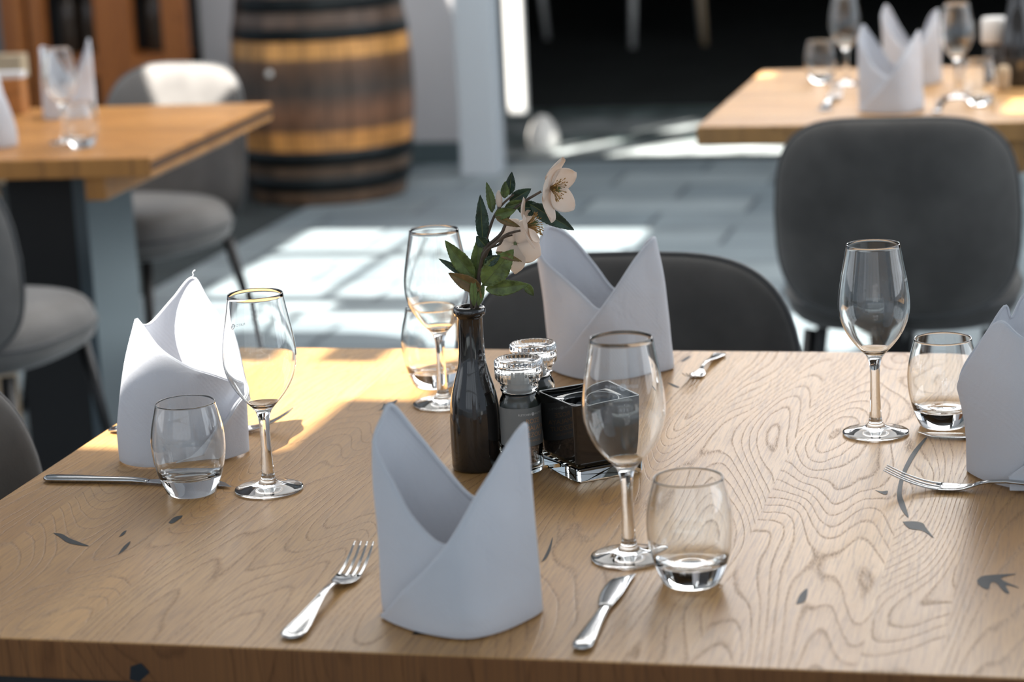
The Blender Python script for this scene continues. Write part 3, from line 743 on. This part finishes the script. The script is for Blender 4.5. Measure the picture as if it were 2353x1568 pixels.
# ------------------------------------------------------------------ cutlery
def loft(mb, secs):
    """secs: list of (s, half_width, z_centre, half_thickness, dish) ; cross-section is a dished oval across x"""
    n = 16; rows = []
    for s_, hw, zc, ht, dish in secs:
        row = []
        for j in range(n):
            t = 2 * PI * j / n
            x = hw * sgnpow(math.cos(t), .8); z = ht * sgnpow(math.sin(t), .8)
            z += dish * (abs(x) / max(hw, 1e-5)) ** 2
            row.append((x, s_, zc + z))
        rows.append(row)
    mb.grid(rows, 0, True)
    for r0, rev in ((0, False), (len(rows) - 1, True)):
        o_ = len(mb.v) - len(rows) * n + r0 * n
        f_ = tuple(o_ + j for j in range(n)); mb.f.append(f_ if rev else f_[::-1]); mb.mi.append(0); mb.sm.append(True)
    return mb
def make_fork(label, loc, rot, scale=1):
    t = thing('fork', label, 'fork', loc, rot, 'forks laid on the tables')
    h = MB()
    loft(h, [(-.1060, .002, .0022, .0010, 0), (-.1050, .0060, .0022, .0014, .0006), (-.101, .0098, .0023, .0015, .0012), (-.094, .0112, .0025, .0015, .0016), (-.080, .0100, .0032, .0015, .0015), (-.060, .0076, .0048, .0015, .0012),
             (-.040, .0054, .0072, .0016, .0008), (-.020, .0038, .0098, .0017, .0004), (-.005, .0030, .0108, .0018, 0), (.010, .0029, .0098, .0017, 0), (.022, .0034, .0070, .0016, 0)])
    h.build('handle', M['steel'], t, recalc=True)
    # the raised border line round the handle's sunken field
    rim = [(-.0075, -.088, .0052), (-.0065, -.070, .0060), (-.0035, -.040, .0092), (0, -.022, .0117), (.0035, -.040, .0092), (.0065, -.070, .0060), (.0075, -.088, .0052), (.0055, -.095, .0046), (0, -.098, .0040), (-.0055, -.095, .0046), (-.0075, -.088, .0052)]
    MB().tube([tuple(v) for v in crom([Vector(p) for p in rim], 50)], .0006, 6, cap=False).build('border', M['steel'], t)
    b_ = MB()
    loft(b_, [(.018, .0032, .0082, .0015, 0), (.026, .0050, .0048, .0013, .0004), (.034, .0095, .0022, .0011, .0014), (.042, .0118, .0012, .0010, .0020), (.052, .0122, .0012, .0009, .0018), (.060, .0121, .0018, .0009, .0014)])
    for k in (-1.5, -.5, .5, 1.5):
        xc = k * .0064
        tn = []
        for q in range(10):
            u = q / 9; yy = .056 + u * .050
            z = .0018 + .0012 * (abs(k) / 1.5) ** 2 * (1 - u) + .0165 * u ** 1.6
            hw = .0021 * (1 - .55 * u); tn.append((yy, hw, z, .0009 * (1 - .3 * u), 0, xc * (1 - .08 * u)))
        n = 8; rows = []
        for yy, hw, z, ht, _, xx in tn:
            rows.append([(xx + hw * math.cos(2 * PI * j / n), yy, z + ht * math.sin(2 * PI * j / n)) for j in range(n)])
        b_.grid(rows, 0, True)
        o_ = len(b_.v); b_.f.append(tuple(o_ - n + j for j in range(n))); b_.mi.append(0); b_.sm.append(True)
    b_.build('fork_head', M['steel'], t, recalc=True)
    return t
fk = make_fork('fork with its tines pointing away, left of the front napkin', (-.650, 1.868, TZ), 0)
dup(fk, 'fork with its tines towards the camera, right of the far napkin', (-.4575, 2.722, TZ), PI - .10, scale=(.72, .72, .72))
dup(fk, 'fork pointing left, cut by the right edge below the right napkin', (-.093, 2.236, TZ), PI / 2 - .10, scale=(1.05, 1.05, 1.05))
dup(fk, 'fork half hidden behind the left napkin, its tines lit by the sun', (-.975, 2.405, TZ), -PI / 2 + .08, scale=(1, 1, 1.35))
dup(fk, 'fork left of the napkins on the right table', (-.575, 5.17, .7505), 0, scale=(1.3, 1.3, 1.3), skip=('border',))
def make_knife(label, loc, rot, scale=1):
    t = thing('knife', label, 'knife', loc, rot, 'knives laid on the tables')
    h = MB()
    loft(h, [(-.102, .002, .0030, .0014, 0), (-.1005, .0055, .0032, .0024, 0), (-.096, .0082, .0034, .0030, 0), (-.085, .0088, .0036, .0033, 0), (-.060, .0072, .0036, .0033, 0), (-.030, .0055, .0036, .0032, 0), (-.005, .0046, .0035, .0030, 0), (.006, .0048, .0032, .0024, 0), (.010, .0052, .0028, .0014, 0)])
    h.build('handle', M['steel'], t, recalc=True)
    bl = MB(); rows = []; n = 12
    for q in range(17):
        u = q / 16; y = .008 + u * .094
        right = .0045 + .0028 * math.sin(PI * min(1, u * 1.1)) * (1 - u) + .004 * u
        left = -.0052 - .0075 * math.sin(PI * min(1, (u * .92 + .04))) ** .8
        if u > .8: left = left + (right - left) * ((u - .8) / .2) ** 1.6
        ht = .0009 * (1 - .6 * u)
        xc, hw = (left + right) / 2, max(.0002, (right - left) / 2)
        rows.append([(xc + hw * math.cos(2 * PI * j / n), y, .0028 - .0008 * u + ht * sgnpow(math.sin(2 * PI * j / n), .7)) for j in range(n)])
    bl.grid(rows, 0, True)
    bl.f.append(tuple(range(n))); bl.mi.append(0); bl.sm.append(True)
    bl.build('blade', M['steel'], t, recalc=True)
    return t
kn = make_knife('knife lying in front, below the nearest wine glass', (-.404, 1.858, TZ), .0, 1)
kn.scale = (1, .95, 1)
dup(kn, 'knife lying behind the left tumbler, its handle to the left', (-.965, 2.201, TZ), -PI / 2 - .02, scale=(1, 1.04, 1))
dup(kn, 'knife whose tip shows under the right tumbler, left of the right napkin', (-.085, 2.434, TZ), PI / 2 - .02, scale=(1, 1, 1))
dup(kn, 'knife right of the napkins on the right table', (-.335, 5.08, .7505), 0, scale=(1.1, 1.1, 1.1))

# ------------------------------------------------------------------ centre of the table
# bottle vase
bp = [(0, .001), (0, .0235), (.0015, .0254), (.004, .0262), (.040, .0262), (.056, .0260), (.068, .0250), (.080, .0228), (.092, .0195), (.103, .0163), (.112, .0144), (.122, .0134), (.140, .0131), (.158, .0130), (.1605, .0136), (.1615, .0158), (.1645, .0166), (.1680, .0164), (.1700, .0150), (.1702, .0118), (.166, .0105), (.120, .0105), (.09, .016), (.02, .022), (.006, .020), (.006, .001)]
MB_b = MB().lathe(bp, 64)
tag(MB_b.build('bottle_vase', M['black_glaze'], None, (-.6245, 2.286, TZ)), 'glossy black brown bottle used as a vase for the cream flowers', 'vase')

def make_mill(name, label, loc, ang, fill, title, extra, lab_mat):
    t = thing(name, label, 'spice mill', loc, 0, 'glass spice mills beside the bottle')
    MB().lathe([(.0, .001), (0, .0185), (.002, .0205), (.006, .0212), (.066, .0212), (.074, .0210), (.078, .0196), (.081, .0180), (.084, .0180), (.084, .0166), (.078, .0172), (.070, .0192), (.010, .0192), (.006, .016), (.006, .001)], 48).build('glass_jar', M['thick_glass'], t)
    MB().lathe([(.0063, .001), (.0063, .0155), (.010, .0188), (.056, .0188), (.058, .014), (.0575, .001)], 32).build('spice_filling', fill, t)
    cap = MB(); seg = 96
    pr_ = [(.0850, .0165), (.0850, .0190), (.0865, .0196), (.0880, .0190), (.0895, .0198), (.0915, .0190), (.0935, .0200), (.0950, .0196), (.0960, .0225), (.0990, .0238), (.1130, .0241), (.1165, .0238), (.1180, .0225), (.1172, .0200), (.1150, .0185), (.1145, .001)]
    rows = []
    for z, r in pr_:
        rows.append([((r + (.0006 * math.cos(j * 2 * PI / seg * 32) if .097 < z < .1175 and r > .023 else 0)) * math.cos(2 * PI * j / seg), (r + (.0006 * math.cos(j * 2 * PI / seg * 32) if .097 < z < .1175 and r > .023 else 0)) * math.sin(2 * PI * j / seg), z) for j in range(seg)])
    cap.grid(rows, 0, True)
    inner = [(.1100, .001), (.1100, .0215), (.0980, .0205), (.0960, .0175), (.0855, .0155), (.0850, .0165)]
    cap.lathe(inner, seg)
    cap.build('grinder_cap', M['glass'], t)
    MB().lathe([(.0857, .001), (.0857, .0130), (.094, .0125), (.100, .0070), (.1095, .0065), (.1095, .001)], 24).build('grinder_core', simple('milky_plastic', (.55, .56, .56), .3), t)
    lb = MB().lathe([(.0300, .02135), (.0700, .02135)], 64)
    lo = lb.build('label', lab_mat, t)
    mb = MB(); rf = lambda z: .02145
    if title:
        wrap(mb, 'FLETCHER', .0028, .0625, ang - .43, rf, 0, extrude=0, spacing=1.05)
        wrap(mb, 'HOTELS', .0028, .0625, ang + .38, rf, 0, extrude=0, spacing=1.2)
        vs = []; n = 24
        for j in range(n):
            x = .0018 * math.cos(2 * PI * j / n); y = .0635 + .0018 * math.sin(2 * PI * j / n); tt = ang + x / .02145
            vs.append((.02157 * math.cos(tt), .02157 * math.sin(tt), y))
        mb.add(vs, [tuple(range(n))], 0, False)
        wrap(mb, 'T', .0032, .0624, ang, lambda z: .0216, 1, extrude=0)
        mb.build('brand_lettering', [M['white_ink'], M['label_grey']], lo)
        mb = MB()
        for k, tx in enumerate(title): wrap(mb, tx, .0068, .0540 - k * .0072, ang, rf, 0, extrude=0, spacing=.95)
        if extra: wrap(mb, extra, .0032, .0345, ang, rf, 0, extrude=0)
        mb.build('title_lettering', M['gold_ink'], lo)
    else:
        for k, tx in enumerate(extra): wrap(mb, tx, .0028, .060 - k * .0045, ang, rf, 0, extrude=0, align='LEFT')
        mb.build('small_lettering', M['white_ink'], lo)
    return t
camdir = math.atan2(-2.27, .57)
make_mill('salt_mill', 'clear glass salt mill with a grey label, right of the dark bottle', (-.5745, 2.279, TZ), camdir + .62, M['salt'], ['ROZE', 'HIMALAYA', 'ZEEZOUT'], 'MET MOLEN', M['label_grey'])
make_mill('pepper_mill', 'clear glass pepper mill half hidden behind the salt mill', (-.5755, 2.349, TZ), camdir + .95, M['pepper'], None, ['Zwarte', 'peper', 'ingredienten', 'ten minste'], M['label_grey'])

# square black glass light holder on a clear glass foot
def sq(h, z, rc=.004, n=4):
    out = []
    for cx_, cy_, a0 in ((h - rc, h - rc, 0), (-h + rc, h - rc, PI / 2), (-h + rc, -h + rc, PI), (h - rc, -h + rc, 1.5 * PI)):
        for k in range(n + 1):
            t_ = a0 + PI / 2 * k / n; out.append((cx_ + rc * math.cos(t_), cy_ + rc * math.sin(t_), z))
    return out
hd = thing('tealight_holder', 'square black glass tealight holder on a clear foot, right of the mills', 'candle holder', (-.503, 2.286, TZ), .70)
HX = .0395
ft_ = MB().grid([sq(.001, 0.0), sq(HX * .90, 0.0), sq(HX * .96, .002), sq(HX * .97, .0145), sq(HX * .90, .0149), sq(.001, .0149)], 0, True, False)
ft_.build('glass_foot', M['thick_glass'], hd)
body = MB().grid([sq(.001, .0152), sq(HX * .86, .0152), sq(HX * .95, .0200), sq(HX, .078), sq(HX, .080), sq(HX * .985, .0808), sq(HX * .955, .0805), sq(HX * .95, .0745)], 0, True, False)
body.build('black_body', M['black_glass'], hd)
# top deck with a round well
n_ = 48; deck = MB(); rows = [[], [], [], []]
for j in range(n_):
    t_ = 2 * PI * j / n_; cx_, sy_ = math.cos(t_), math.sin(t_); k_ = 1 / max(abs(cx_), abs(sy_))
    rows[0].append((HX * .952 * k_ * cx_, HX * .952 * k_ * sy_, .0745)); rows[1].append((.0285 * cx_, .0285 * sy_, .0748)); rows[2].append((.0275 * cx_, .0275 * sy_, .070)); rows[3].append((.026 * cx_, .026 * sy_, .045))
deck.grid(rows, 0, True); deck.f.append(tuple(range(len(deck.v) - n_, len(deck.v)))); deck.mi.append(0); deck.sm.append(False)
deck.build('well', M['black_glass'], hd)
MB().tube([(.0285 * math.cos(2 * PI * j / 48), .0285 * math.sin(2 * PI * j / 48), .0752) for j in range(49)], .0005, 6, cap=False).build('well_rim', M['alu'], hd)
MB().tube([(x, y, .0808) for x, y, z in sq(HX * .985, 0) + sq(HX * .985, 0)[:1]], .0004, 6, cap=False).build('top_edge', M['alu'], hd)

# items on the far tables
ml = thing('salt_mill', 'glass mill with a white cap on the right table', 'spice mill', (-.240, 5.47, .7505), 0)
MB().lathe([(0, .001), (0, .021), (.09, .021), (.09, .001)], 32).build('glass_jar', simple('cloudy_jar', (.10, .09, .085), .2), ml)
MB().lathe([(.09, .001), (.09, .026), (.095, .029), (.142, .029), (.148, .025), (.148, .001)], 32).build('cap', M['white_plastic'], ml)
tag(MB().lathe([(0, .001), (0, .010), (.01, .0125), (.04, .0145), (.052, .013), (.056, .008), (.056, .001)], 24).build('wooden_peg', M['pale_wood'], None, (-.213, 5.33, .7505)), 'small pale wooden peg on the right table, right of the white capped mill', 'ornament')
tag(MB_b.build('bottle_vase', M['black_glaze'], None, (-.185, 5.42, .7505)), 'dark bottle cut by the right edge on the right table', 'vase').scale = (1.5, 1.5, 1.6)
bx = thing('menu_box', 'orange brown wooden box with a white card on the left table', 'box', (-2.54, 5.245, .7505), .1)
MB().box(-.04, .032, -.03, .03, 0, .085).build('box_body', M['orange_wood'], bx, bevel=.003)
MB().box(-.042, .034, -.02, .02, .0852, .10).build('card', M['card'], bx, bevel=.001)

# ------------------------------------------------------------------ flowers
Rv = Vector((.9713, .2365, 0)); Av = Vector((-.2365, .9713, 0)); Zv = Vector((0, 0, 1))
def S(x, z, d=0.):            # point of the spray: x metres to the right of the neck, z up, d away
    return Rv * (x / .9713) + Zv * z + Av * d
fl = thing('hellebore_spray', 'spray of cream hellebore flowers and serrated leaves in the dark bottle', 'flowers', (-.6245, 2.286, TZ))
def stem(pts, r0, r1):
    q = crom([S(*p) for p in pts], 28); n = len(q)
    MB().tube([tuple(v) for v in q], [r0 + (r1 - r0) * i / (n - 1) for i in range(n)], 9).build('stem', M['stem'], fl)
stem([(.0005, .10, 0), (.0038, .154, 0), (.0087, .1746, 0), (.0112, .1949, 0), (.0134, .2119, .002), (.0184, .2285, .004), (.0264, .2352, .004), (.0359, .244, .004), (.0426, .2595, .004), (.0483, .267, .002), (.060, .2758, 0), (.0761, .2849, -.002)], .0024, .0013)
stem([(0, .11, .002), (.0068, .1746, .004), (.0090, .1926, .004), (.0146, .2173, -.002), (.0206, .2285, -.006), (.0287, .2351, -.008), (.0404, .244, -.009), (.0541, .2475, -.010)], .0020, .0012)
stem([(.0134, .2119, .002), (.018, .2307, .008), (.025, .2507, .010), (.0301, .2618, .010), (.0373, .2715, .010), (.0491, .2816, .008)], .0019, .0010)
stem([(.0112, .1949, 0), (.0204, .224, .006), (.0355, .236, .012), (.0456, .2386, .016)], .0017, .0010)
stem([(.025, .2290, .004), (.0330, .2330, .0), (.0365, .2395, .0)], .0010, .0016)
stem([(.0035, .160, .004), (.0020, .190, .004), (.0035, .2120, .004)], .0022, .0016)
def leaf(b_, t_, w, mat, d0=0., d1=0., fold=.35, curl=0., serr=9, rollv=0.):
    w *= 1.3
    B_, T_ = S(b_[0], b_[1], d0), S(t_[0], t_[1], d1)
    ax = (T_ - B_); L_ = ax.length; ax.normalize()
    side = ax.cross(Av).normalized(); nrm = side.cross(ax).normalized()
    if nrm.dot(Av) > 0: nrm = -nrm
    side = (side * math.cos(rollv) + nrm * math.sin(rollv)).normalized(); nrm = ax.cross(side).normalized()
    if nrm.dot(Av) > 0: nrm = -nrm
    nl_, nw = 40, 6; rows = []
    for i in range(nl_ + 1):
        u = i / nl_
        hw = w / 2 * (math.sin(PI * u ** .85) ** .8) * (1 - .25 * u)
        if .12 < u < .97: hw *= 1 + .10 * ((u * serr * 1.6) % 1)
        row = []
        for j in range(-nw, nw + 1):
            s_ = j / nw
            p = B_ + ax * (L_ * u) + side * (hw * s_) + nrm * (fold * hw * abs(s_) - curl * L_ * (u * u) + .06 * hw * math.sin(u * 22) * s_ * s_ + .0006 * math.cos(j * 2.1 + u * 50) * abs(s_))
            row.append(tuple(p))
        rows.append(row)
    mb = MB().grid(rows)
    o = mb.build('leaf', mat, fl, solid=.0004)
    mr = MB().tube([tuple(B_ + ax * (L_ * k / 10) - nrm * .0001 + nrm * (-curl * L_ * (k / 10) ** 2 + .0003)) for k in range(10)], [.0006 * (1 - .07 * k) for k in range(10)], 6)
    mr.build('midrib', M['flower_green'], o)
LG, LD, LB = M['leaf'], M['leaf_dark'], M['leaf_brown']
leaf((.0165, .2352), (.0163, .2841), .0115, LD, .004, .0, .3, .0, rollv=.3)
leaf((.0064, .1993), (-.0201, .2407), .0145, LG, -.002, -.008)
leaf((.0041, .1993), (-.0277, .2196), .0070, LD, .002, .006)
leaf((.0126, .1881), (-.0183, .2084), .0130, LB, -.006, -.014, .4)
leaf((.0151, .1926), (.0465, .2297), .0215, LG, -.006, -.016, .18)
leaf((.0172, .1881), (.0600, .1925), .0135, LG, -.006, -.012, .3, -.02)
leaf((.0560, .1935), (.0640, .1800), .0070, LG, -.012, -.010, .3)
leaf((.0084, .1949), (.0132, .2419), .0120, LG, .004, .006, .5)
leaf((.0140, .2000), (.0215, .2380), .0130, LD, .010, .012, .4)
leaf((.0642, .2713), (.1067, .2433), .0140, LD, .006, .002, .35)
leaf((.0510, .2690), (.0800, .2640), .0130, LD, .010, .012, .5)
leaf((.0446, .2816), (.0484, .3049), .0085, LD, .008, .006, .5)
leaf((.0400, .2790), (.0415, .2960), .0070, LG, .004, .004, .5)
leaf((.027, .2641), (.0236, .2951), .0080, LG, .008, .010, .5, .05, rollv=.5)
leaf((.0450, .2740), (.0663, .2859), .0110, LD, .012, .010, .5, .10)
leaf((.0400, .2690), (.0620, .2760), .0080, LG, .004, .0, .4)
leaf((.0301, .2618), (.0506, .2675), .0095, LG, .006, -.002, .4)
leaf((.0301, .2600), (.0540, .2490), .0060, LB, .004, .002, .4)
leaf((.0049, .1723), (.0055, .2050), .0062, LG, -.010, -.008, .6)
leaf((.0110, .1730), (.0075, .1960), .0060, LB, -.006, -.006, .6)
leaf((.0090, .1720), (.0160, .1960), .0055, LG, -.008, -.004, .6)
leaf((.0180, .2150), (.0330, .2240), .0090, LD, -.010, -.016, .3)
leaf((.0290, .2270), (.0540, .2170), .0055, LB, -.012, -.016, .4)
leaf((.0190, .2330), (.0110, .2440), .0100, LD, -.006, -.010, .4)
def flower(cx_, cz_, d, axis, size, petw, cup, ph=0., n=5, lens=None):
    C_ = S(cx_, cz_, d); A_ = (Rv * axis[0] + Zv * axis[1] + Av * axis[2]).normalized()
    e1 = A_.orthogonal().normalized(); e1 = (Zv - A_ * Zv.dot(A_)).normalized(); e2 = A_.cross(e1)
    first = None
    for k in range(n):
        an = ph + 2 * PI * k / n; rd = e1 * math.cos(an) + e2 * math.sin(an); tg = -e1 * math.sin(an) + e2 * math.cos(an)
        L_ = size * (lens[k] if lens else 1); rows = []
        for i in range(13):
            u = i / 12; hw = petw / 2 * (math.sin(PI * min(1, u * .93 + .04)) ** .62) * (1 - .15 * (1 - u)); row = []
            for j in range(-5, 6):
                s_ = j / 5
                p = C_ + rd * (L_ * (.06 + .94 * u) * (1 - .10 * u * s_ * s_)) + tg * (hw * s_) + A_ * (cup * L_ * (u ** 1.5) * .8 - .10 * L_ * math.sin(PI * u) + .22 * hw * s_ * s_ + .0012 * (k % 2))
                row.append(tuple(p))
            rows.append(row)
        MB().grid(rows).build('petal', M['petal'], fl, solid=.0004)
    st = MB(); rnd = random.Random(int(cx_ * 1e4))
    for k in range(46):
        an = rnd.uniform(0, 2 * PI); sp_ = rnd.uniform(.15, .62); ln = rnd.uniform(.010, .0155)
        dr_ = (A_ + (e1 * math.cos(an) + e2 * math.sin(an)) * sp_ * 1.2).normalized()
        b0 = C_ + A_ * .0015 + (e1 * math.cos(an) + e2 * math.sin(an)) * .002
        p1 = b0 + dr_ * ln * .6; p2 = p1 + (dr_ + (e1 * math.cos(an) + e2 * math.sin(an)) * .5).normalized() * ln * .4
        st.tube([tuple(b0), tuple(p1), tuple(p2)], [.00025, .00022, .00022], 5)
        st.tube([tuple(p2), tuple(p2 + (p2 - p1).normalized() * .0016)], [.0006, .0005], 5)
    st.build('stamens', M['stamen'], fl)
    ct = MB()
    for k in range(5):
        an = 2 * PI * k / 5; dd = e1 * math.cos(an) + e2 * math.sin(an)
        ct.tube([tuple(C_ + dd * .001), tuple(C_ + dd * .0016 + A_ * .008), tuple(C_ + dd * .0025 + A_ * .013)], [.0012, .001, .0003], 6)
    ct.build('carpels', M['flower_green'], fl)
flower(.0850, .2885, -.002, (.80, -.14, -.58), .033, .029, .55, .15, lens=[1.08, .95, 1.05, 1.0, .9])
flower(.0600, .2520, -.010, (.95, .22, -.16), .029, .020, .22, .0, lens=[1.0, .9, .95, .9, .9])
flower(.0480, .2300, .016, (.62, -.30, .75), .031, .031, .25, .6)
# half-open bud
bd = MB()
for k in range(4):
    an = k * 1.6; rows = []
    for i in range(9):
        u = i / 8; r_ = .0032 * math.sin(PI * min(.98, u * .9 + .08)) ** .7
        rows.append([tuple(S(.0345 + r_ * math.cos(an + j * .35), .2700 + u * .017, .004 + r_ * math.sin(an + j * .35))) for j in range(-3, 4)])
    bd.grid(rows)
bd.build('bud', M['petal'], fl, solid=.0005)
MB().tube([tuple(S(.033, .262, .006)), tuple(S(.0345, .2705, .004))], [.0012, .0022], 8).build('stem', M['stem'], fl)
